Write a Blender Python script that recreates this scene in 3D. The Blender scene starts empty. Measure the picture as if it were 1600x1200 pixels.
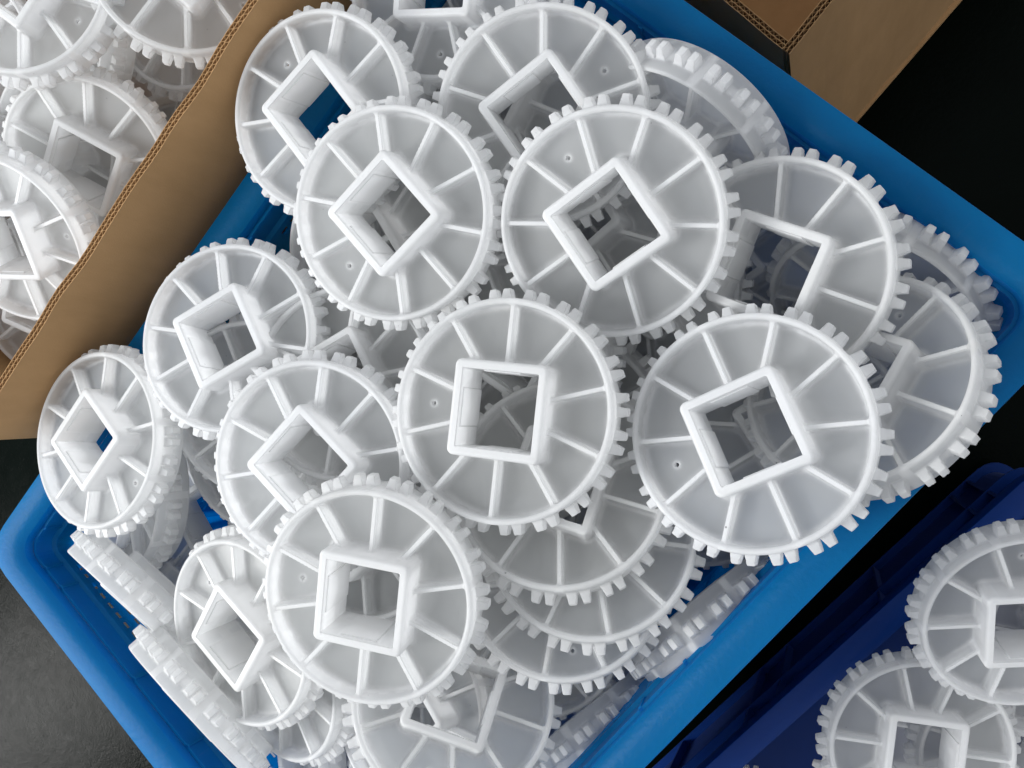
import bpy, bmesh, math, random
import numpy as np
from mathutils import Vector, Matrix

# ---------------------------------------------------------------- camera, light, exposure
scene = bpy.context.scene
col = scene.collection
CAM_LOC = (0.49488, -0.38295, 0.75905)
CAM_ROT = [(0.622204, 0.754527, 0.20869), (-0.707346, 0.656072, -0.263118), (-0.335445, 0.016097, 0.941922)]
cam_data = bpy.data.cameras.new('camera')
cam_data.sensor_width = 36.0
cam_data.lens = 1350.0 / 1600.0 * 36.0
cam_data.clip_start = 0.01
cam_data.clip_end = 50.0
cam = bpy.data.objects.new('camera', cam_data)
col.objects.link(cam)
cam.matrix_world = Matrix.Translation(CAM_LOC) @ Matrix(CAM_ROT).to_4x4()
scene.camera = cam

world = bpy.data.worlds.new('World')
scene.world = world
world.use_nodes = True
bg = world.node_tree.nodes['Background']
bg.inputs[0].default_value = (0.92, 0.955, 1.0, 1)
bg.inputs[1].default_value = 0.92

def area(name, loc, target, sx, sy, power, color):
    d = bpy.data.lights.new(name, 'AREA')
    d.shape = 'RECTANGLE'; d.size = sx; d.size_y = sy; d.energy = power; d.color = color
    o = bpy.data.objects.new(name, d); col.objects.link(o)
    o.location = loc
    o.rotation_euler = (Vector(target) - Vector(loc)).to_track_quat('-Z', 'Y').to_euler()
    return o
area('window_light', (-3.90, 1.85, 2.95), (0.2, -0.2, 0.2), 1.1, 1.0, 150.0, (1.0, 0.985, 0.965))
area('ceiling_light', (-0.75, 0.45, 1.55), (0.20, -0.20, 0.2), 0.8, 0.8, 31.0, (0.94, 0.975, 1.0))

scene.view_settings.view_transform = 'Standard'
scene.view_settings.look = 'None'
scene.view_settings.exposure = -0.16
scene.view_settings.gamma = 1.0
scene.cycles.use_denoising = True
scene.cycles.max_bounces = 30
scene.cycles.diffuse_bounces = 14
scene.cycles.glossy_bounces = 3
scene.cycles.transmission_bounces = 24
scene.cycles.adaptive_threshold = 0.02
scene.cycles.sample_clamp_indirect = 6.0
scene.cycles.caustics_reflective = False
scene.cycles.caustics_refractive = False

# ---------------------------------------------------------------- materials
def new_mat(name):
    m = bpy.data.materials.new(name); m.use_nodes = True
    nt = m.node_tree; nt.nodes.clear()
    return m, nt
def N(nt, t, **kw):
    n = nt.nodes.new(t)
    for k, v in kw.items(): setattr(n, k, v)
    return n
def noise(nt, scale, detail=3.0, rough=0.55, vec=None):
    n = N(nt, 'ShaderNodeTexNoise'); n.inputs['Scale'].default_value = scale
    n.inputs['Detail'].default_value = detail; n.inputs['Roughness'].default_value = rough
    if vec is not None: nt.links.new(vec, n.inputs['Vector'])
    return n
def ramp(nt, fac, stops):
    r = N(nt, 'ShaderNodeValToRGB'); e = r.color_ramp.elements
    while len(e) < len(stops): e.new(0.5)
    for q, (p, c) in zip(e, stops):
        q.position = p; q.color = (*c, 1) if len(c) == 3 else c
    nt.links.new(fac, r.inputs[0]); return r
def coords(nt, kind='Object'):
    return N(nt, 'ShaderNodeTexCoord').outputs[kind]

def plastic(name, base, base2, trans, trans_col, rough, bump=0.0, bump_scale=400.0, gloss=0.5, mix_scale=14.0, specks=False, thin=None, scuff=False):
    """moulded polyethylene: a milky body that scatters light back and lets part of it through"""
    m, nt = new_mat(name); L = nt.links.new
    co = coords(nt)
    n1 = noise(nt, mix_scale, 3, 0.55, co)
    c = ramp(nt, n1.outputs['Fac'], [(0.3, base), (0.7, base2)])
    colour = c.outputs['Color']
    if specks:
        v = N(nt, 'ShaderNodeTexVoronoi'); v.inputs['Scale'].default_value = 95.0
        oi = N(nt, 'ShaderNodeAttribute'); oi.attribute_type = 'OBJECT'; oi.attribute_name = 'tone'
        ad = N(nt, 'ShaderNodeVectorMath', operation='ADD'); L(co, ad.inputs[0])
        mu = N(nt, 'ShaderNodeVectorMath', operation='SCALE'); mu.inputs['Scale'].default_value = 1.0
        cb = N(nt, 'ShaderNodeCombineXYZ'); L(oi.outputs['Fac'], cb.inputs[0]); L(oi.outputs['Fac'], cb.inputs[1])
        L(cb.outputs[0], mu.inputs[0]); L(mu.outputs[0], ad.inputs[1]); L(ad.outputs[0], v.inputs['Vector'])
        # grubby handling marks, and each moulding a little yellower or greyer than the next
        gn = noise(nt, 34, 5, 0.65, ad.outputs[0]); gr = ramp(nt, gn.outputs['Fac'], [(0.54, (0, 0, 0)), (0.72, (1, 1, 1))])
        ga = N(nt, 'ShaderNodeMath', operation='MULTIPLY_ADD'); L(gr.outputs[0], ga.inputs[0]); ga.inputs[1].default_value = 0.32
        gt = N(nt, 'ShaderNodeMath', operation='MULTIPLY'); L(oi.outputs['Fac'], gt.inputs[0]); gt.inputs[1].default_value = 0.38; L(gt.outputs[0], ga.inputs[2])
        gm = N(nt, 'ShaderNodeMix', data_type='RGBA'); L(ga.outputs[0], gm.inputs[0]); L(colour, gm.inputs[6]); gm.inputs[7].default_value = (0.88, 0.86, 0.80, 1)
        colour = gm.outputs[2]
        sp = N(nt, 'ShaderNodeMath', operation='LESS_THAN'); L(v.outputs['Distance'], sp.inputs[0]); sp.inputs[1].default_value = 0.05
        sepc = N(nt, 'ShaderNodeSeparateColor'); L(v.outputs['Color'], sepc.inputs[0])
        sel = N(nt, 'ShaderNodeMath', operation='GREATER_THAN'); L(sepc.outputs[0], sel.inputs[0]); sel.inputs[1].default_value = 0.90
        both = N(nt, 'ShaderNodeMath', operation='MULTIPLY'); L(sp.outputs[0], both.inputs[0]); L(sel.outputs[0], both.inputs[1])
        mx = N(nt, 'ShaderNodeMix', data_type='RGBA'); L(both.outputs[0], mx.inputs[0])
        L(colour, mx.inputs[6]); mx.inputs[7].default_value = (0.10, 0.09, 0.08, 1)
        colour = mx.outputs[2]
    if scuff:                 # pale scratches and dirt dragged along the crate
        mp = N(nt, 'ShaderNodeMapping'); mp.inputs['Scale'].default_value = (1.0, 7.0, 3.0); mp.inputs['Rotation'].default_value = (0, 0, 0.35); L(co, mp.inputs[0])
        s1 = noise(nt, 38, 8, 0.75, mp.outputs[0]); s2 = noise(nt, 5, 2, 0.5, co)
        a1 = ramp(nt, s1.outputs['Fac'], [(0.58, (0, 0, 0)), (0.72, (1, 1, 1))]); a2 = ramp(nt, s2.outputs['Fac'], [(0.45, (0, 0, 0)), (0.65, (1, 1, 1))])
        mm = N(nt, 'ShaderNodeMath', operation='MULTIPLY'); L(a1.outputs[0], mm.inputs[0]); L(a2.outputs[0], mm.inputs[1])
        m5 = N(nt, 'ShaderNodeMath', operation='MULTIPLY'); L(mm.outputs[0], m5.inputs[0]); m5.inputs[1].default_value = 0.6
        mx = N(nt, 'ShaderNodeMix', data_type='RGBA'); L(m5.outputs[0], mx.inputs[0]); L(colour, mx.inputs[6]); mx.inputs[7].default_value = (0.16, 0.34, 0.45, 1)
        colour = mx.outputs[2]
    d = N(nt, 'ShaderNodeBsdfDiffuse'); L(colour, d.inputs['Color'])
    t = N(nt, 'ShaderNodeBsdfTranslucent'); t.inputs['Color'].default_value = (*trans_col, 1)
    mix = N(nt, 'ShaderNodeMixShader'); mix.inputs[0].default_value = trans
    L(d.outputs[0], mix.inputs[1]); L(t.outputs[0], mix.inputs[2])
    if thin is not None:      # the thinner the wall, the more light it lets through
        at = N(nt, 'ShaderNodeAttribute'); at.attribute_name = 'wall_thickness'
        mr = N(nt, 'ShaderNodeMapRange'); L(at.outputs['Fac'], mr.inputs[0])
        mr.inputs[1].default_value = 0.04; mr.inputs[2].default_value = 0.22; mr.inputs[3].default_value = thin; mr.inputs[4].default_value = trans
        L(mr.outputs[0], mix.inputs[0])
        clear = N(nt, 'ShaderNodeMapRange'); L(at.outputs['Fac'], clear.inputs[0])
        clear.inputs[1].default_value = 0.04; clear.inputs[2].default_value = 0.10; clear.inputs[3].default_value = 0.26; clear.inputs[4].default_value = 0.0
        tr = N(nt, 'ShaderNodeBsdfTransparent'); tr.inputs['Color'].default_value = (0.95, 0.97, 0.96, 1)
        mixc = N(nt, 'ShaderNodeMixShader'); L(clear.outputs[0], mixc.inputs[0]); L(mix.outputs[0], mixc.inputs[1]); L(tr.outputs[0], mixc.inputs[2])
        mix = mixc
    g = N(nt, 'ShaderNodeBsdfGlossy'); g.inputs['Roughness'].default_value = rough
    fr = N(nt, 'ShaderNodeFresnel'); fr.inputs['IOR'].default_value = 1.5
    fm = N(nt, 'ShaderNodeMath', operation='MULTIPLY'); L(fr.outputs[0], fm.inputs[0]); fm.inputs[1].default_value = gloss
    mix2 = N(nt, 'ShaderNodeMixShader'); L(fm.outputs[0], mix2.inputs[0])
    L(mix.outputs[0], mix2.inputs[1]); L(g.outputs[0], mix2.inputs[2])
    if bump > 0:
        bn = noise(nt, bump_scale, 4, 0.6, co)
        b = N(nt, 'ShaderNodeBump'); b.inputs['Strength'].default_value = bump; b.inputs['Distance'].default_value = 0.001
        L(bn.outputs['Fac'], b.inputs['Height'])
        for s in (d, t, g): L(b.outputs[0], s.inputs['Normal'])
    o = N(nt, 'ShaderNodeOutputMaterial'); L(mix2.outputs[0], o.inputs[0])
    return m

M_WHITE = plastic('milky_white_plastic', (0.98, 0.984, 0.99), (0.988, 0.988, 0.99), 0.58, (0.99, 0.990, 0.993), 0.36, 0.10, 55.0, 0.38, 30.0, True, 0.82)
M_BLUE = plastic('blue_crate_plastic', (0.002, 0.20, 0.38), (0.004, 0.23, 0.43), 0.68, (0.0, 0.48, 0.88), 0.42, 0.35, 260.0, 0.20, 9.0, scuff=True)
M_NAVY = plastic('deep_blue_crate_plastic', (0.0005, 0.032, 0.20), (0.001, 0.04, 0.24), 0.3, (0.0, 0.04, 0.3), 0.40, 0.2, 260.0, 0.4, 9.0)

def cardboard(name, a, b):
    m, nt = new_mat(name); L = nt.links.new
    co = coords(nt)
    mp = N(nt, 'ShaderNodeMapping'); mp.inputs['Scale'].default_value = (1, 1, 0.35); L(co, mp.inputs[0])
    n1 = noise(nt, 60, 6, 0.65, mp.outputs[0]); n2 = noise(nt, 900, 2, 0.6, co); n3 = noise(nt, 7, 3, 0.5, co)
    c = ramp(nt, n1.outputs['Fac'], [(0.25, a), (0.75, b)])
    mx = N(nt, 'ShaderNodeMix', data_type='RGBA', blend_type='MULTIPLY'); mx.inputs[0].default_value = 0.35
    r3 = ramp(nt, n3.outputs['Fac'], [(0.3, (0.72, 0.70, 0.66)), (0.7, (1, 1, 1))])
    L(c.outputs[0], mx.inputs[6]); L(r3.outputs[0], mx.inputs[7])
    p = N(nt, 'ShaderNodeBsdfPrincipled'); L(mx.outputs[2], p.inputs['Base Color']); p.inputs['Roughness'].default_value = 0.85
    p.inputs['Specular IOR Level'].default_value = 0.2
    bp = N(nt, 'ShaderNodeBump'); bp.inputs['Strength'].default_value = 0.25; bp.inputs['Distance'].default_value = 0.0006
    L(n2.outputs['Fac'], bp.inputs['Height']); L(bp.outputs[0], p.inputs['Normal'])
    o = N(nt, 'ShaderNodeOutputMaterial'); L(p.outputs[0], o.inputs[0])
    return m
M_CARD = cardboard('brown_kraft_board', (0.40, 0.24, 0.112), (0.46, 0.28, 0.135))

def floor_mat():
    m, nt = new_mat('worn_dark_floor_paint'); L = nt.links.new
    co = coords(nt)
    n1 = noise(nt, 6, 6, 0.65, co); n2 = noise(nt, 260, 5, 0.7, co); n3 = noise(nt, 70, 6, 0.7, co)
    c = ramp(nt, n1.outputs['Fac'], [(0.3, (0.0006, 0.0018, 0.0012)), (0.75, (0.0015, 0.0035, 0.0025))])
    p = N(nt, 'ShaderNodeBsdfPrincipled'); L(c.outputs[0], p.inputs['Base Color']); p.inputs['Specular IOR Level'].default_value = 0.03
    rr = N(nt, 'ShaderNodeMapRange'); L(n3.outputs['Fac'], rr.inputs[0]); rr.inputs[1].default_value = 0.3; rr.inputs[2].default_value = 0.7
    rr.inputs[3].default_value = 0.12; rr.inputs[4].default_value = 0.24
    L(rr.outputs[0], p.inputs['Roughness'])
    ad = N(nt, 'ShaderNodeMath', operation='ADD'); L(n2.outputs['Fac'], ad.inputs[0]); L(n3.outputs['Fac'], ad.inputs[1])
    bp = N(nt, 'ShaderNodeBump'); bp.inputs['Strength'].default_value = 0.30; bp.inputs['Distance'].default_value = 0.0010
    L(ad.outputs[0], bp.inputs['Height']); L(bp.outputs[0], p.inputs['Normal'])
    o = N(nt, 'ShaderNodeOutputMaterial'); L(p.outputs[0], o.inputs[0])
    return m
M_FLOOR = floor_mat()

# ---------------------------------------------------------------- helpers
def mesh_np(name, V, F4, normals=None, mat=None, smooth=True, thick=None):
    """mesh from vertex array and quad array"""
    me = bpy.data.meshes.new(name)
    me.vertices.add(len(V)); me.vertices.foreach_set('co', np.ascontiguousarray(V, dtype=np.float32).ravel())
    me.loops.add(F4.size); me.loops.foreach_set('vertex_index', np.ascontiguousarray(F4, dtype=np.int32).ravel())
    me.polygons.add(len(F4)); me.polygons.foreach_set('loop_start', np.arange(0, F4.size, F4.shape[1], dtype=np.int32))
    me.polygons.foreach_set('use_smooth', np.full(len(F4), smooth))
    me.update(calc_edges=True); me.validate()
    if normals is not None: me.normals_split_custom_set_from_vertices([tuple(n) for n in normals.tolist()])
    if thick is not None:
        me.attributes.new('wall_thickness', 'FLOAT', 'POINT').data.foreach_set('value', np.ascontiguousarray(thick, dtype=np.float32))
    if mat: me.materials.append(mat)
    return me
def obj(name, me, parent=None):
    o = bpy.data.objects.new(name, me); col.objects.link(o)
    if parent is not None: o.parent = parent
    return o
def empty(name, loc=(0, 0, 0), rz=0.0):
    o = bpy.data.objects.new(name, None); col.objects.link(o)
    o.location = loc; o.rotation_euler = (0, 0, rz); o.empty_display_size = 0.02
    return o
def tag(o, label=None, cat=None, group=None, kind=None):
    for k, v in (('label', label), ('category', cat), ('group', group), ('kind', kind)):
        if v: o[k] = v
def from_lists(name, V, F, mat, smooth=False, closed=True):
    me = bpy.data.meshes.new(name); me.from_pydata(V, [], F); me.validate(); me.update()
    if closed:
        bm = bmesh.new(); bm.from_mesh(me); bmesh.ops.recalc_face_normals(bm, faces=bm.faces); bm.to_mesh(me); bm.free()
    if smooth:
        me.polygons.foreach_set('use_smooth', [True] * len(me.polygons)); me.set_sharp_from_angle(angle=math.radians(33))
    me.materials.append(mat); return me
def box(V, F, x0, x1, y0, y1, z0, z1):
    b = len(V)
    V += [(x, y, z) for z in (z0, z1) for y in (y0, y1) for x in (x0, x1)]
    F += [(b, b+2, b+3, b+1), (b+4, b+5, b+7, b+6), (b, b+1, b+5, b+4), (b+1, b+3, b+7, b+5), (b+3, b+2, b+6, b+7), (b+2, b, b+4, b+6)]

# ---------------------------------------------------------------- floor
FLOOR_Z = -0.22
V = [(-6, -6, FLOOR_Z), (6, -6, FLOOR_Z), (6, 6, FLOOR_Z), (-6, 6, FLOOR_Z)]
fl = obj('floor', from_lists('floor', V, [(0, 1, 2, 3)], M_FLOOR, False, False)); tag(fl, kind='structure')

# ---------------------------------------------------------------- sprocket shape (unit radius), one continuous moulding cut into its parts
R = 0.061
def smin(a, b, k):
    h = np.clip(0.5 + 0.5 * (b - a) / k, 0, 1)
    return b * (1 - h) + a * h - k * h * (1 - h)
def rbox(px, py, pz, hx, hy, hz, r):
    qx, qy, qz = np.abs(px) - hx + r, np.abs(py) - hy + r, np.abs(pz) - hz + r
    return np.sqrt(np.maximum(qx, 0)**2 + np.maximum(qy, 0)**2 + np.maximum(qz, 0)**2) + np.minimum(np.maximum(qx, np.maximum(qy, qz)), 0) - r
def rbox2(qx, qy, r):
    return np.sqrt(np.maximum(qx, 0)**2 + np.maximum(qy, 0)**2) + np.minimum(np.maximum(qx, qy), 0) - r
PAIRS = [(k * 18 + 9 + s * 3.45) for k in range(20) for s in (-1, 1)]
def sdf_parts(x, y, z, which='all'):
    r = np.sqrt(x * x + y * y); th = np.arctan2(y, x)
    rim = rbox2(np.abs(r - 0.971) - 0.029 + 0.027, np.abs(z) - 0.198 + 0.027, 0.027)
    web = np.maximum(r - 0.96, np.abs(z) - 0.022)
    # rounded square sleeve
    sq = rbox2(np.abs(x) - 0.425 + 0.06, np.abs(y) - 0.425 + 0.06, 0.06)
    hub = rbox2(sq + 0.034, np.abs(z - 0.05) - 0.27 + 0.034, 0.034)
    # spokes : ten, folded
    a10 = np.mod(th + math.pi / 10, math.pi / 5) - math.pi / 10
    xr, yr = r * np.cos(a10), r * np.sin(a10)
    draft = 0.019 + 0.010 * (1 - np.clip(np.abs(z) / 0.17, 0, 1))
    rib = np.maximum(np.maximum(np.abs(yr) - draft, np.abs(z) - 0.168), np.maximum(0.36 - xr, xr - 0.96))
    # teeth : pairs folded on 18 degrees
    a20 = np.mod(th, math.pi / 10) - math.pi / 20
    at = np.abs(a20) - math.radians(3.45)
    xt, yt = r * np.cos(at), r * np.sin(at)
    f = np.clip((xt - 0.98) / 0.13, 0, 1)
    tooth = np.maximum(np.maximum(np.abs(yt) - (0.055 - 0.021 * f), np.abs(z) - (0.080 - 0.026 * f)), np.maximum(xt - 1.103, 0.95 - xt)) + 0.0
    return rim, web, hub, rib, tooth
def sdf(x, y, z):
    rim, web, hub, rib, tooth = sdf_parts(x, y, z)
    d = smin(smin(rim, web, 0.035), smin(rib, hub, 0.03), 0.028)
    d = smin(d, tooth + 0.002, 0.014)
    ins = np.maximum(np.abs(x), np.abs(y)) - 0.345
    # raised guide pads half way along each inner wall
    pad = np.maximum(np.maximum(np.minimum(np.abs(x), np.abs(y)) - 0.17, np.abs(z - 0.03) - 0.235), 0.331 - np.maximum(np.abs(x), np.abs(y)))
    opening = np.maximum(ins, -pad)
    d = np.maximum(d, -opening)
    hole = np.sqrt(x * x + (y - 0.70)**2) - 0.018
    return np.maximum(d, -hole)

def surface_net(h):
    xs = np.arange(-1.14, 1.14 + h, h); zs = np.arange(-0.26, 0.37 + h, h)
    X, Y, Z = np.meshgrid(xs, xs, zs, indexing='ij')
    D = sdf(X, Y, Z).astype(np.float32)
    nx, ny, nz = D.shape
    S = D < 0
    acc = np.zeros((nx-1, ny-1, nz-1, 3), np.float32); cnt = np.zeros((nx-1, ny-1, nz-1), np.float32)
    cor = [(i, j, k) for i in (0, 1) for j in (0, 1) for k in (0, 1)]
    sl = lambda c: (slice(c[0], nx-1+c[0]), slice(c[1], ny-1+c[1]), slice(c[2], nz-1+c[2]))
    for a in cor:
        for ax in range(3):
            if a[ax] == 0:
                b = list(a); b[ax] = 1; b = tuple(b)
                Da, Db = D[sl(a)], D[sl(b)]
                m = (Da < 0) != (Db < 0)
                t = np.where(m, Da / np.where(m, Da - Db, 1), 0)
                cnt += m
                for c in range(3):
                    acc[..., c] += np.where(m, a[c] + (t if c == ax else 0), 0)
    act = cnt > 0
    ids = np.full(act.shape, -1, np.int64); ids[act] = np.arange(act.sum())
    P = acc[act] / cnt[act][:, None]
    ijk = np.argwhere(act)
    V = np.stack([xs[0] + (ijk[:, 0] + P[:, 0]) * h, xs[0] + (ijk[:, 1] + P[:, 1]) * h, zs[0] + (ijk[:, 2] + P[:, 2]) * h], 1)
    F = []
    for ax in range(3):
        u, v = (ax + 1) % 3, (ax + 2) % 3
        s0 = [slice(None)] * 3; s1 = [slice(None)] * 3
        s0[ax] = slice(0, -1); s1[ax] = slice(1, None)
        e = S[tuple(s0)] != S[tuple(s1)]
        idx = np.argwhere(e)
        ok = (idx[:, u] > 0) & (idx[:, v] > 0) & (idx[:, u] < D.shape[u]-1) & (idx[:, v] < D.shape[v]-1)
        idx = idx[ok]
        flip = S[idx[:, 0], idx[:, 1], idx[:, 2]]
        q = []
        for du, dv in ((-1, -1), (0, -1), (0, 0), (-1, 0)):
            w = idx.copy(); w[:, u] += du; w[:, v] += dv
            q.append(ids[w[:, 0], w[:, 1], w[:, 2]])
        q = np.stack(q, 1)
        q[~flip] = q[~flip][:, ::-1]
        F.append(q)
    F = np.concatenate(F)
    def grad(V):
        e = 0.003; g = np.zeros_like(V)
        for c in range(3):
            o = np.zeros(3); o[c] = e
            g[:, c] = sdf(*(V + o).T) - sdf(*(V - o).T)
        n = np.linalg.norm(g, axis=1, keepdims=True)
        return g / np.maximum(n, 1e-9)
    for _ in range(2):
        g = grad(V); d = sdf(*V.T)
        V = V - g * np.clip(d, -0.3 * h, 0.3 * h)[:, None]
    return V, F, grad(V)

def face_dot(V, F, Nn):
    a = np.cross(V[F[:, 2]] - V[F[:, 0]], V[F[:, 3]] - V[F[:, 1]]); return float((a * Nn[F[:, 0]]).sum(1).mean())
def submesh(name, V, F, Nn, mask):
    f = F[mask]; used, inv = np.unique(f, return_inverse=True)
    return mesh_np(name, V[used] * R, inv.reshape(-1, 4), Nn[used], M_WHITE, True, ST[used])

SV, SF, SN = surface_net(0.0125)
if face_dot(SV, SF, SN) < 0: SF = SF[:, ::-1].copy(); print('flipped')
# how much plastic lies behind each point of the surface
ST = np.full(len(SV), 0.4)
for q in np.arange(0.40, 0.0, -0.02):
    out_ = sdf(*(SV - SN * (q + 0.006)).T) > 0
    ST[out_] = q
for _ in range(4):                       # even it out a little along the surface
    sm = ST[SF].mean(1); acc = np.zeros(len(SV)); cn = np.zeros(len(SV))
    for c in range(4): np.add.at(acc, SF[:, c], sm); np.add.at(cn, SF[:, c], 1)
    ST = acc / np.maximum(cn, 1)
cen = SV[SF].mean(1)
pr, pw, ph, pb, pt = sdf_parts(*cen.T)
rc = np.hypot(cen[:, 0], cen[:, 1]); thc = np.degrees(np.arctan2(cen[:, 1], cen[:, 0])) % 360
kind = np.argmin(np.stack([pr, pw, ph, pb, pt]), 0)
kind[(kind == 4) & (rc < 1.0)] = 0
kind[(kind != 4) & (rc > 1.012)] = 4
kind[(np.maximum(np.abs(cen[:, 0]), np.abs(cen[:, 1])) < 0.36)] = 2
PART = [('rim', submesh('rim', SV, SF, SN, kind == 0)), ('web', submesh('web', SV, SF, SN, kind == 1)), ('square_hub', submesh('square_hub', SV, SF, SN, kind == 2))]
ribidx = (np.round(thc / 36) % 10).astype(int)
for k in range(10): PART.append(('rib', submesh('rib', SV, SF, SN, (kind == 3) & (ribidx == k))))
pa = np.array(PAIRS) % 360
ti = np.argmin(np.abs((thc[:, None] - pa[None] + 180) % 360 - 180), 1)
for k in range(40): PART.append(('tooth', submesh('tooth', SV, SF, SN, (kind == 4) & (ti == k))))
WHOLE = submesh('sprocket_body', SV, SF, SN, np.ones(len(SF), bool))

def pose(c, n, x):
    n = Vector(n).normalized(); x = Vector(x); x = (x - n * x.dot(n)).normalized(); y = n.cross(x)
    m = Matrix((x, y, n)).transposed().to_4x4(); m.translation = Vector(c)
    return m
def sprocket(c, n, x, label, group, parts=True):
    tone = (c[0] * 37.1 + c[1] * 91.7 + c[2] * 53.3) % 1.0
    if parts:
        root = empty('sprocket')
        for nm, me in PART:
            obj(nm, me, root)['tone'] = tone
    else:
        root = obj('sprocket', WHOLE); root['tone'] = tone
    root.matrix_world = pose(c, n, x)
    tag(root, label, 'sprocket', group)
    return root

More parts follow.
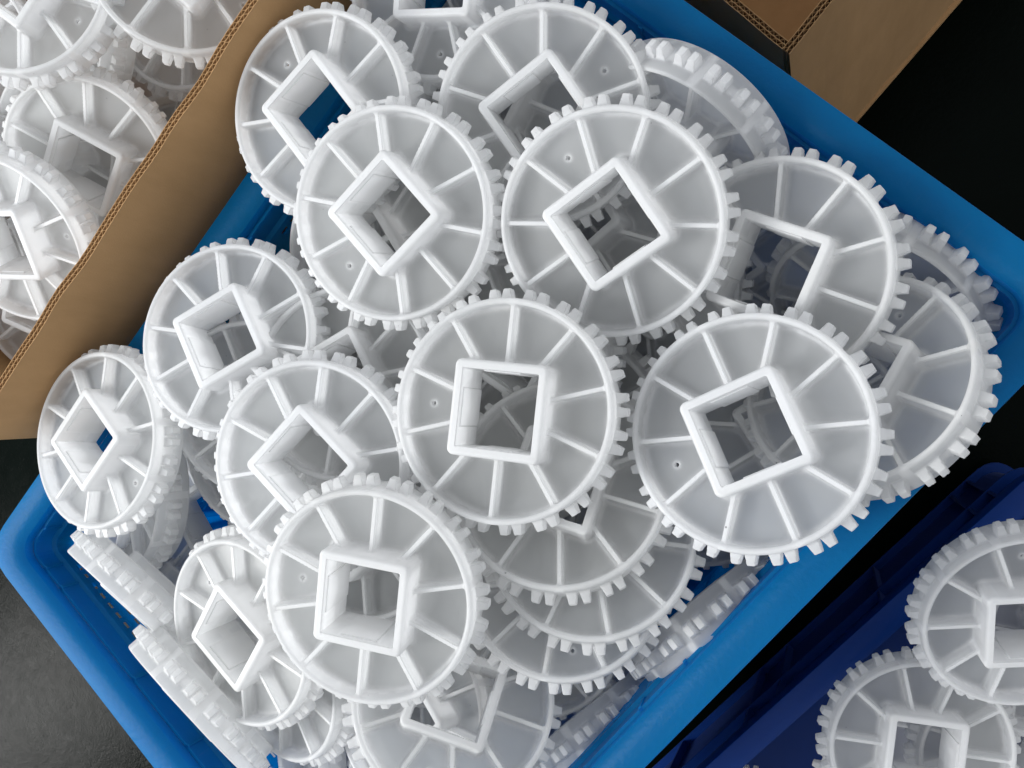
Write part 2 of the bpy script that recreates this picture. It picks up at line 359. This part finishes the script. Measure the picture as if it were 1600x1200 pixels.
# centre, axis direction, direction of the first spoke - metres, measured from the crate's corner
DISCS = {
    'S1': ((0.4219, -0.1378, 0.3073), (-0.095, -0.111, 0.989), (0.143, 0.982, 0.123)),
    'S2': ((0.4366, -0.0474, 0.2902), (-0.098, -0.059, 0.994), (0.977, -0.198, 0.084)),
    'S3': ((0.5179, -0.1638, 0.2845), (-0.05, -0.235, 0.971), (-0.264, -0.934, -0.24)),
    'S4': ((0.497, -0.2409, 0.2995), (-0.189, -0.159, 0.969), (0.943, -0.306, 0.134)),
    'S5': ((0.3834, -0.2665, 0.3145), (0.05, -0.013, 0.999), (0.814, 0.581, -0.034)),
    'S6': ((0.4598, -0.37, 0.2981), (-0.032, 0.148, 0.989), (0.421, 0.899, -0.121)),
    'S7': ((0.5313, -0.3214, 0.2709), (-0.132, 0.138, 0.982), (-0.293, 0.941, -0.172)),
    'S8': ((0.5139, -0.3937, 0.262), (0.029, 0.566, 0.824), (0.28, -0.795, 0.537)),
    'S11': ((0.2866, -0.0881, 0.29), (0.109, -0.011, 0.994), (-0.93, 0.352, 0.106)),
    'S12': ((0.2786, -0.1945, 0.3103), (0.042, -0.084, 0.996), (-0.998, 0.053, 0.046)),
    'S13': ((0.2583, -0.2772, 0.328), (-0.03, -0.157, 0.987), (0.84, 0.531, 0.11)),
    'S14': ((0.1634, -0.05, 0.2841), (-0.042, 0.14, 0.989), (-0.999, 0.004, -0.043)),
    'S15': ((0.1541, -0.2194, 0.2868), (-0.231, 0.07, 0.971), (0.971, 0.076, 0.226)),
    'S16': ((0.3641, -0.3105, 0.2794), (0.356, 0.097, 0.929), (0.444, -0.893, -0.077)),
    'S17': ((0.3492, -0.3407, 0.2609), (0.357, 0.097, 0.929), (0.899, -0.307, -0.313)),
    'S18': ((0.3139, -0.3442, 0.2474), (0.359, 0.095, 0.928), (-0.749, 0.622, 0.226)),
    'S19': ((0.2162, -0.3448, 0.2689), (0.599, -0.017, 0.801), (-0.353, 0.892, 0.282)),
    'S24': ((0.5449, -0.0522, 0.2745), (-0.071, -0.039, 0.997), (-0.563, 0.827, -0.008)),
    'B1': ((0.3779, 0.1554, 0.3411), (0.141, -0.204, 0.969), (-0.987, -0.103, 0.121)),
    'B2': ((0.4542, 0.0916, 0.3078), (0.23, -0.453, 0.861), (-0.973, -0.11, 0.202)),
    'B3': ((0.3003, 0.0929, 0.281), (-0.224, -0.436, 0.871), (-0.159, 0.898, 0.409)),
    'B4': ((0.2297, 0.0929, 0.3026), (-0.372, -0.359, 0.856), (-0.694, -0.504, -0.514)),
    'C1': ((0.47, -0.5604, 0.1365), (-0.123, -0.392, 0.912), (0.712, -0.675, -0.194)),
    'C2': ((0.3565, -0.5869, 0.0973), (0.105, -0.206, 0.973), (-0.561, 0.796, 0.229)),
    'S9': ((0.5564, -0.3705, 0.2094), (-0.768, -0.154, 0.622), (-0.601, -0.163, -0.783)),
    'S10': ((0.5665, -0.224, 0.236), (-0.92, -0.09, 0.36), (-0.42, -0.011, -0.908)),
    'E1': ((0.073, -0.124, 0.246), (0.79, 0.12, -0.6), (0.3, -0.3, 0.8)),
    'E2': ((0.067, -0.214, 0.258), (0.79, 0.05, -0.64), (0.3, -0.3, 0.85)),
    'E3': ((0.3484, -0.4246, 0.186), (-0.119, -0.988, 0.102), (0.138, -0.126, -1.061)),
    'E4': ((0.2279, -0.4228, 0.1594), (-0.113, -0.987, 0.116), (-0.043, -0.12, -1.069)),
    'E1b': ((0.051, -0.122, 0.185), (0.93, 0.06, -0.35), (0.3, -0.3, 0.85)),
    'S23': ((0.1134, -0.0526, 0.222), (-0.28, 0.285, 0.917), (0.5, 0.8, 0)),
    'B5': ((0.18, 0.093, 0.245), (-0.16, -0.22, 0.95), (0.9, 0.3, 0)),
    'F0': ((0.4023, -0.2318, 0.2445), (-0.137, 0.094, 0.986), (-0.158, 0.981, -0.116)),
    'F1': ((0.3167, -0.1663, 0.2803), (0.108, 0.016, 0.994), (0.337, 0.94, -0.052)),
    'F2': ((0.2538, -0.2296, 0.266), (0.031, 0.044, 0.999), (-0.109, -0.993, 0.048)),
    'F3': ((0.5158, -0.117, 0.2505), (0.022, 0.152, 0.988), (-0.227, 0.963, -0.143)),
    'F4': ((0.515, -0.2784, 0.1689), (0.1, 0.181, 0.978), (-0.974, 0.218, 0.06)),
    'F5': ((0.3879, -0.1131, 0.2573), (-0.153, -0.03, 0.988), (0.3, 0.951, 0.075)),
    'F6': ((0.2508, -0.1144, 0.256), (-0.007, -0.267, 0.964), (-0.925, -0.364, -0.107)),
    'F7': ((0.4868, -0.2044, 0.2295), (-0.151, 0.218, 0.964), (0.265, 0.949, -0.173)),
    'F8': ((0.4713, -0.385, 0.2201), (0.157, 0.148, 0.976), (-0.954, 0.278, 0.111)),
    'F9': ((0.5195, -0.0774, 0.2205), (-0.054, -0.074, 0.996), (0.987, -0.156, 0.041)),
    'F10': ((0.384, -0.2811, 0.2134), (-0.214, -0.052, 0.975), (-0.537, 0.841, -0.073)),
    'F11': ((0.1695, -0.3295, 0.2309), (-0.036, 0.28, 0.959), (0.08, 0.958, -0.277)),
    'F12': ((0.1299, -0.2469, 0.2488), (-0.31, 0.163, 0.937), (0.785, 0.6, 0.155)),
    'F13': ((0.0396, -0.2655, 0.191), (-0.311, 0.157, 0.937), (-0.718, -0.685, -0.123)),
    'F14': ((0.0753, -0.3148, 0.163), (0.026, -0.008, 1.0), (-0.052, 0.999, 0.009)),
    'F15': ((0.2827, -0.2894, 0.179), (0.049, 0.111, 0.993), (-0.756, -0.646, 0.109)),
    'F16': ((0.2587, -0.2206, 0.219), (0.233, -0.024, 0.972), (0.96, 0.168, -0.226)),
    'F17': ((0.4026, -0.2643, 0.167), (0.234, -0.088, 0.968), (0.971, 0.068, -0.228)),
    'F18': ((0.2089, -0.1156, 0.211), (-0.041, -0.165, 0.985), (-0.999, 0.034, -0.036)),
    'F19': ((0.1932, -0.2051, 0.167), (-0.264, -0.146, 0.954), (0.949, 0.136, 0.283)),
    'F20': ((0.3081, -0.1775, 0.147), (-0.077, 0.101, 0.992), (-0.171, 0.979, -0.113)),
    'F21': ((0.3801, -0.2988, 0.139), (0.084, -0.149, 0.985), (-0.312, -0.943, -0.116)),
    'F22': ((0.1649, -0.1416, 0.139), (0.309, -0.246, 0.919), (0.863, -0.335, -0.379)),
    'F23': ((0.5037, -0.1165, 0.183), (0.229, 0.073, 0.971), (-0.098, 0.994, -0.051)),
    'F24': ((0.2446, -0.3299, 0.155), (0.046, -0.022, 0.999), (0.501, 0.866, -0.004)),
    'F25': ((0.3702, -0.12, 0.223), (0.061, -0.155, 0.986), (-0.949, 0.297, 0.106)),
    'F26': ((0.1198, -0.3668, 0.199), (-0.058, -0.006, 0.998), (0.991, 0.121, 0.058)),
    'F27': ((0.4413, -0.0883, 0.163), (0.076, 0.187, 0.979), (0.316, 0.927, -0.202)),
    'F28': ((0.4271, -0.1207, 0.139), (0.31, 0.156, 0.938), (-0.923, 0.287, 0.257)),
    'F29': ((0.4808, -0.2554, 0.203), (-0.155, -0.019, 0.988), (-0.976, -0.153, -0.156)),
    'F30': ((0.3494, -0.0944, 0.199), (-0.013, -0.033, 0.999), (-0.76, -0.649, -0.031)),
    'F31': ((0.5311, -0.2318, 0.139), (0.098, 0.187, 0.977), (0.634, -0.769, 0.084)),
    'F32': ((0.1159, -0.3601, 0.139), (-0.22, 0.062, 0.974), (-0.955, -0.22, -0.202)),
    'F33': ((0.5262, -0.3768, 0.143), (0.031, -0.007, 0.999), (0.986, -0.166, -0.032)),
    'F34': ((0.2608, -0.346, 0.207), (-0.045, -0.175, 0.984), (0.983, 0.166, 0.074)),
    'F35': ((0.2471, -0.0818, 0.163), (-0.159, 0.371, 0.915), (0.047, -0.923, 0.382)),
    'F36': ((0.4097, -0.3614, 0.179), (-0.106, -0.281, 0.954), (-0.911, 0.412, 0.02)),
    'F37': ((0.1644, -0.2354, 0.191), (-0.197, -0.055, 0.979), (-0.98, 0.022, -0.197)),
    'F38': ((0.126, -0.1014, 0.183), (0.05, -0.093, 0.994), (0.296, 0.952, 0.074)),
    'F39': ((0.2661, -0.3495, 0.147), (0.061, -0.032, 0.998), (-0.151, 0.988, 0.041)),
    'F40': ((0.1918, -0.112, 0.111), (0.158, -0.19, 0.969), (0.451, -0.859, -0.242)),
    'F41': ((0.2182, -0.3491, 0.111), (-0.195, -0.211, 0.958), (-0.565, -0.774, -0.286)),
    'F42': ((0.226, -0.3172, 0.083), (0.052, -0.154, 0.987), (0.079, 0.986, 0.149)),
    'F43': ((0.3999, -0.2372, 0.111), (-0.138, 0.065, 0.988), (0.967, 0.224, 0.12)),
    'F44': ((0.502, -0.2401, 0.091), (-0.006, -0.114, 0.994), (-0.889, -0.453, -0.057)),
    'F45': ((0.4598, -0.3461, 0.107), (-0.215, 0.112, 0.97), (-0.963, -0.192, -0.191)),
    'F46': ((0.2909, -0.2613, 0.063), (0.16, -0.255, 0.954), (-0.929, 0.286, 0.233)),
    'F47': ((0.239, -0.0972, 0.083), (0.016, -0.123, 0.992), (-0.854, -0.518, -0.051)),
    'F48': ((0.151, -0.2388, 0.063), (-0.143, 0.019, 0.989), (0.691, -0.714, 0.114)),
    'F49': ((0.4861, -0.307, 0.059), (-0.142, 0.172, 0.975), (0.686, -0.693, 0.222)),
    'F50': ((0.1644, -0.0979, 0.055), (-0.051, 0.022, 0.998), (0.011, -1.0, 0.022)),
    'F51': ((0.4, -0.1306, 0.091), (0.139, -0.229, 0.964), (-0.654, -0.752, -0.084)),
    'F52': ((0.5101, -0.1812, 0.071), (0.066, -0.358, 0.931), (0.916, 0.391, 0.085)),
    'F53': ((0.1666, -0.3744, 0.055), (-0.018, -0.099, 0.995), (-0.985, 0.172, -0.001)),
    'F54': ((0.3876, -0.0932, 0.051), (-0.056, 0.2, 0.978), (0.5, -0.842, 0.201)),
    'F55': ((0.1401, -0.2371, 0.115), (0.394, 0.128, 0.91), (-0.174, -0.962, 0.21)),
    'G1': ((0.2818, 0.1494, 0.256), (-0.212, -0.103, 0.972), (0.398, 0.899, 0.182)),
    'G5': ((0.2128, 0.1808, 0.224), (0.141, 0.003, 0.99), (0.953, 0.27, -0.136)),
    'G6': ((0.3143, 0.091, 0.216), (0.285, -0.018, 0.958), (-0.862, -0.443, 0.248)),
    'G7': ((0.368, 0.1961, 0.248), (-0.401, 0.329, 0.855), (0.262, 0.935, -0.237)),
    'G8': ((0.1975, 0.1968, 0.276), (-0.144, 0.191, 0.971), (-0.984, -0.132, -0.12)),
    'G9': ((0.4196, 0.1465, 0.228), (0.011, -0.121, 0.993), (0.999, 0.033, -0.007)),
    'G10': ((0.2857, 0.2729, 0.272), (0.011, -0.452, 0.892), (0.045, 0.891, 0.451)),
    'G19': ((0.3184, 0.0933, 0.208), (0.297, -0.025, 0.954), (0.652, 0.735, -0.184)),
    'G25': ((0.3618, 0.1549, 0.176), (0.284, -0.158, 0.946), (-0.832, 0.45, 0.325)),
    'H0': ((0.3882, -0.6389, 0.052), (-0.036, -0.335, 0.942), (-0.366, 0.881, 0.299)),
    'H2': ((0.2916, -0.6384, -0.008), (-0.015, 0.154, 0.988), (-0.522, -0.844, 0.124)),
    'H4': ((0.4426, -0.6733, 0.016), (-0.054, -0.162, 0.985), (-0.998, -0.012, -0.056)),
    'H5': ((0.4678, -0.6338, -0.02), (0.336, -0.27, 0.902), (-0.651, -0.759, 0.015)),
    'H14': ((0.1718, -0.5949, -0.01), (0.05, 0.05, 1), (0.6, 0.8, 0)),
}
IN_CRATE = 'sprockets heaped in the open blue crate'
IN_CARTON = 'sprockets heaped in the brown carton'
IN_NAVY = 'sprockets heaped in the dark blue crate'
LABELS = {
    'S1': 'uncovered white sprocket beside the carton wall, its diamond shaped hub above the middle sprocket',
    'S2': 'white sprocket touching the carton wall, blue plastic showing through its hub',
    'S3': 'half covered white sprocket at the back with a round hole right of its hub',
    'S4': 'white sprocket with two rows of teeth of another one showing through its diamond hub',
    'S5': 'white sprocket in the middle of the heap with an upright square hub',
    'S6': 'largest looking white sprocket, lying over the front rim of the blue crate',
    'S7': 'white sprocket by the far side wall of the blue crate, under the largest one',
    'S8': 'white sprocket jutting past the crate rim at the right, its left half covered',
    'S9': 'white sprocket standing on edge in the right hand corner of the blue crate',
    'S10': 'white sprocket standing on edge along the far blue wall near the open carton',
    'S11': 'white sprocket between the carton wall and the small tilted one, with a deep hub',
    'S12': 'white sprocket under the lower front one, parts of another inside its diamond hub',
    'S13': 'uncovered white sprocket at the lower front with a nearly upright square hub',
    'S14': 'smallest looking white sprocket, steeply seen over the left corner of the blue crate',
    'S15': 'brightly lit white sprocket low in the crate, left of the uncovered front one',
    'S16': 'uppermost of the three staggered white sprockets below the middle one',
    'S17': 'second of the three staggered white sprockets, only a crescent showing',
    'S18': 'lowest of the three staggered white sprockets with a small round hole in its crescent',
    'S19': 'white sprocket cut by the bottom border with half a square hub showing',
    'S24': 'white sprocket cut by the top border between two others at the back',
    'E1': 'white sprocket on edge by the pierced blue wall, below the smallest looking one',
    'E1b': 'white sprocket on edge squeezed between the pierced blue wall and another on edge',
    'E2': 'long toothed edge of a white sprocket along the pierced wall near the bottom border',
    'E3': 'white sprocket on edge against the front blue wall under the largest sprocket',
    'E4': 'white sprocket on edge against the front blue wall near the bottom border',
    'S23': 'white sprocket leaning half hidden behind the smallest looking one',
    'B1': 'white sprocket cut by the upper left corner of the picture, lying in the carton',
    'B2': 'white sprocket in the carton cut by the top border, touching the board wall',
    'B3': 'dull white sprocket lying in the carton with its whole square hub showing',
    'B4': 'bright white sprocket in the carton, cut by the left border',
    'B5': 'white sprocket low in the carton corner at the left border, under the bright one',
    'C1': 'white sprocket raised highest in the dark blue crate, cut by the right border',
    'C2': 'shaded sprocket in the dark blue crate with its square hub at the bottom border',
}
BURIED = {
    'F1': 'white sprocket lying under the gap between the middle sprocket and the carton side',
    'F12': 'white sprocket low at the bottom border, left of the half hub one',
    'F11': 'white sprocket glimpsed through the half hub at the bottom border',
    'F7': 'white sprocket glimpsed through the large diamond hub behind the middle sprocket',
    'F8': 'white sprocket glimpsed through the hub of the largest looking sprocket',
    'F6': 'white sprocket glimpsed below the deep hub between carton wall and heap',
    'F3': 'white sprocket glimpsed through the half covered hub at the back',
    'F5': 'white sprocket glimpsed through the uncovered diamond hub beside the carton wall',
    'F2': 'white sprocket glimpsed through the nearly upright hub at the lower front',
    'F0': 'white sprocket glimpsed through the upright hub of the middle sprocket',
    'G9': 'white sprocket under the one cut by the top border, against the carton edge',
    'H0': 'shaded sprocket under two others in the dark blue crate at the bottom border',
    'G1': 'white sprocket glimpsed through the square hub of the dull one in the carton',
    'F4': 'white sprocket glimpsed through the cut off hub by the far side wall',
    'F29': 'white sprocket in the gap between the largest looking one and the one behind it',
    'F38': 'white sprocket in the gap between the smallest looking one and the brightly lit one',
    'G7': 'white sprocket in the gap between the three upper ones in the carton',
    'F34': 'white sprocket below the lowest of the three staggered ones, by the front wall',
    'F10': 'white sprocket in the narrow gap between the middle and the largest looking one',
    'F18': 'white sprocket in the gap left of the half covered diamond hub at the left',
    'H5': 'shaded sprocket behind the highest one in the dark blue crate at the right border',
    'H14': 'shaded sprocket of the dark blue crate with only a few teeth above the bottom border',
}
for k, (c, n, x) in DISCS.items():
    if k[0] in 'FGH':
        g = {'F': IN_CRATE, 'G': IN_CARTON, 'H': IN_NAVY}[k[0]]
        lab = {'F': 'white sprocket buried in the heap in the open blue crate, only scraps of it showing',
               'G': 'white sprocket buried in the heap in the brown carton, only scraps of it showing',
               'H': 'shaded sprocket buried low in the dark blue crate, only scraps of it showing'}[k[0]]
        sprocket(c, n, x, BURIED.get(k, lab), g, k in BURIED)
    else:
        g = {'B': IN_CARTON, 'C': IN_NAVY}.get(k[0], IN_CRATE)
        sprocket(c, n, x, LABELS[k], g)

# ---------------------------------------------------------------- crates
def perimeter(L, W, rc, pitch):
    """points of a rounded rectangle as (corner centre or side point, outward normal); the side points stay put for every offset"""
    out = []
    nx = int(round((L - 2 * rc) / pitch)); ny = int(round((W - 2 * rc) / pitch))
    # each straight pitch is split into bar | hole
    def side(p0, p1, n, nrm):
        for i in range(n):
            for t, flag in ((i / n, 0), ((i + 0.36) / n, 1)):
                out.append(((p0[0] + (p1[0]-p0[0]) * t, p0[1] + (p1[1]-p0[1]) * t), nrm, flag, i, n))
        out.append((p1, nrm, 0, n, n))
    def corner(c, a0):
        for q in range(1, 7):
            a = a0 + q * math.pi / 2 / 7
            out.append((c, (math.cos(a), math.sin(a)), 0, -1, 1))
    side((rc, -W + rc), (L - rc, -W + rc), nx, (0, -1)); corner((L - rc, -W + rc), -math.pi / 2)
    side((L - rc, -W + rc), (L - rc, -rc), ny, (1, 0)); corner((L - rc, -rc), 0)
    side((L - rc, -rc), (rc, -rc), nx, (0, 1)); corner((rc, -rc), math.pi / 2)
    side((rc, -rc), (rc, -W + rc), ny, (-1, 0)); corner((rc, -W + rc), math.pi)
    return out
def ring(per, rc, d, z):
    out = []
    for p in per:            # the outside corners are squarer than the inside ones
        nx, ny = p[1]
        r = (rc - d) * (1 + 0.13 * max(0.0, 1 - d / 0.024) * (2 * nx * ny) ** 2)
        out.append((p[0][0] + nx * r, p[0][1] + ny * r, z))
    return out
def loft(per, rc, prof, closed=True):
    V = []; F = []; n = len(per)
    for d, z in prof: V += ring(per, rc, d, z)
    m = len(prof)
    for j in range(m if closed else m - 1):
        a, b = j * n, ((j + 1) % m) * n
        for i in range(n):
            k = (i + 1) % n
            F.append((a + i, a + k, b + k, b + i))
    return V, F

CL, CW, CH, RC = 0.62, 0.4515, 0.24, 0.036
def crate_meshes(mat, d0=0.0205, draft=0.055, rd=0.010, pierced=True):
    H = CH
    per = perimeter(CL, CW, RC, 0.0105)
    out = []
    rp = [(0.0, H-.020), (0.0, H-.0016), (0.0005, H-.0004), (0.0018, H), (0.0120, H-.0006), (0.0175, H-.0022), (0.0205, H-.0055), (0.0215, H-.0120),
          (0.0190, H-.0120), (0.0180, H-.0065), (0.0150, H-.0045), (0.0050, H-.0030), (0.0028, H-.0050), (0.0025, H-.020)]
    V, F = loft(per, RC, rp); F = [f[::-1] for f in F]
    out.append(('rim', from_lists('rim', V, F, mat, True)))
    # pierced wall, inner and outer skin
    dz = lambda z: d0 + (H - z) * draft
    zs = [H-.0125, H-.0270, H-.0290, H-.0345]
    hr = {}
    z = H - .0345
    while z > 0.035:
        zs.append(z - .0042); hr[len(zs) - 2] = True
        zs.append(z - .0105); z -= .0105
    zs.append(0.006)
    n = len(per); V = []; F = []
    for z in zs: V += ring(per, RC, dz(z) + (0.0022 if z > H - .028 else 0.0048), z)
    o = len(V)
    for z in zs: V += ring(per, RC, dz(z) + (0.0 if z > H - .028 else 0.0030), z)
    holes = set()
    for j in hr:
        for i in range(n):
            _, _, fl, q, m = per[i]
            if pierced and fl == 1 and 1 <= q < m - 1 and (q % 12) != 11: holes.add((i, j))
    for j in range(len(zs) - 1):
        for i in range(n):
            k = (i + 1) % n; a, b, c, d = j*n+i, j*n+k, (j+1)*n+k, (j+1)*n+i
            if (i, j) in holes:
                F += [(a, b, o+b, o+a), (b, c, o+c, o+b), (c, d, o+d, o+c), (d, a, o+a, o+d)]
            else:
                F += [(a, b, c, d), (o+a, o+d, o+c, o+b)]
    for i in range(n):
        k = (i + 1) % n; F.append((i, o+i, o+k, k)); b = (len(zs)-1)*n; F.append((b+i, b+k, o+b+k, o+b+i))
    wn = 'pierced_wall' if pierced else 'crate_wall'
    out.append((wn, from_lists(wn, V, F, mat)))
    # base
    V = ring(per, RC, dz(0) + .001, 0.0) + ring(per, RC, dz(0) + .001, 0.006)
    F = [tuple(range(n))[::-1], tuple(range(n, 2*n))] + [(i, (i+1) % n, n + (i+1) % n, n+i) for i in range(n)]
    out.append(('base', from_lists('base', V, F, mat)))
    # outside ribs: two bands round the crate and uprights between them
    for z0 in (H-.0325, H-.088, 0.02):
        d = dz(z0)
        V, F = loft(per, RC, [(d-rd, z0), (d-rd, z0+.0025), (d+.0033, z0+.0025), (d+.0033, z0)]); F = [f[::-1] for f in F]
        out.append(('rib_band', from_lists('rib_band', V, F, mat)))
    ups = []
    for s in (.045, .066, .17, .29, .33, .45, .554, .575): ups += [('x', s, 0), ('x', s, 1)]
    for s in (.045, .066, .16, .225, .29, .385, .406): ups += [('y', s, 0), ('y', s, 1)]
    for ax, s, side in ups:
        V = []; F = []
        zt, zb = H-.0125, 0.0225
        for zz in (zb, zt):
            dd = dz(zz)
            for off in (dd + .0031, dd - rd + .001):
                for w in (-.0012, .0012):
                    if ax == 'x': V.append((s + w, (-off if side == 0 else -CW + off), zz))
                    else: V.append(((off if side == 0 else CL - off), -s + w, zz))
        F = [(0, 1, 3, 2), (4, 6, 7, 5), (0, 4, 5, 1), (1, 5, 7, 3), (3, 7, 6, 2), (2, 6, 4, 0)]
        out.append(('upright_rib', from_lists('upright_rib', V, F, mat)))
    return out
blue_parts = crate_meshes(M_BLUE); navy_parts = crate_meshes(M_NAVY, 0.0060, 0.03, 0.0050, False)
def crate(parts, loc, rz, label, group):
    r = empty('plastic_crate', loc, rz)
    for nm, me in parts: obj(nm, me, r)
    tag(r, label, 'crate', group)
    return r
G_CR = 'blue plastic crates'
crate(blue_parts, (0, 0, 0.02), 0, 'bright blue plastic crate in the middle, heaped full of white sprockets', G_CR)
crate(blue_parts, (0, 0, FLOOR_Z), 0, 'blue plastic crate underneath the one heaped full of sprockets', G_CR)
a2 = math.radians(-2.3)
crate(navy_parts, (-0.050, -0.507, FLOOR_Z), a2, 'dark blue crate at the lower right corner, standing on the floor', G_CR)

# ---------------------------------------------------------------- cartons of double-wall board
def board(L, H, bulge=0.0, seed=0):
    """upright board of length L along +x and height H: three liners and two flutings, thickness 6.4 mm towards +y"""
    rnd = random.Random(seed)
    out = []
    ph = [rnd.uniform(0, 6.28) for _ in range(4)]
    def off(x):
        return bulge * math.sin(math.pi * x / L) + 0.0006 * math.sin(x * 55 + ph[0]) + 0.0003 * math.sin(x * 131 + ph[1])
    def top(x):
        return H + 0.0006 * math.sin(x * 90 + ph[2])
    def strip(f0, th, n):
        V = []; F = []
        for i in range(n + 1):
            x = L * i / n; y = f0(x) + off(x); zt = top(x)
            V += [(x, y, 0), (x, y, zt), (x, y + th, zt), (x, y + th, 0)]
        for i in range(n):
            a = 4 * i; b = a + 4
            F += [(a, b, b+1, a+1), (a+1, b+1, b+2, a+2), (a+2, b+2, b+3, a+3), (a+3, b+3, b, a)]
        F += [(0, 1, 2, 3), (4*n+3, 4*n+2, 4*n+1, 4*n)]
        return V, F
    n1 = int(L / 0.012)
    for y0 in (0.0, 0.0029, 0.0058):
        out.append(('liner', strip(lambda x: y0, 0.00038, n1)))
    for y0, per in ((0.00045, 0.0052), (0.00335, 0.0046)):
        n = int(L / per * 6)
        out.append(('fluting', strip(lambda x: y0 + 0.0010 + 0.00112 * math.sin(2 * math.pi * x / per + 0.5 * math.sin(x * 40 + ph[3])), 0.00025, n)))
    return out
def carton(loc, L, W, H, label, group, bulges, rz=0.0):
    root = empty('cardboard_carton', loc, rz)
    T = 0.0064
    specs = [((0, 0), 0, L), ((L, 0), 90, W), ((L, W), 180, L), ((0, W), 270, W)]
    for q, ((x, y), a, ln) in enumerate(specs):
        wl = empty('carton_wall'); wl.parent = root
        inset = T if q % 2 else 0.0
        wl.rotation_euler = (0, 0, math.radians(a)); ca, sa = math.cos(math.radians(a)), math.sin(math.radians(a))
        wl.location = (x + ca * inset, y + sa * inset, 0.006)
        for nm, (V, F) in board(ln - 2 * inset, H - 0.006, bulges[q], q + 3):
            obj(nm, from_lists(nm, V, F, M_CARD, False), wl)
    V = []; F = []; box(V, F, 0, L, 0, W, 0, 0.0058)
    obj('carton_floor', from_lists('carton_floor', V, F, M_CARD), root)
    tag(root, label, 'carton', group)
    return root
G_CA = 'brown corrugated cartons'
carton((0.103, 0.017, FLOOR_Z), 0.60, 0.42, 0.32 - FLOOR_Z, 'brown double-wall carton full of white sprockets, standing close beside the blue crate', G_CA, (0.0, 0, 0, 0))
carton((0.655, -0.219, FLOOR_Z), 0.42, 0.50, 0.16 - FLOOR_Z, 'shaded open brown carton behind the far wall of the blue crate', G_CA, (0.004, 0, 0, 0.014))
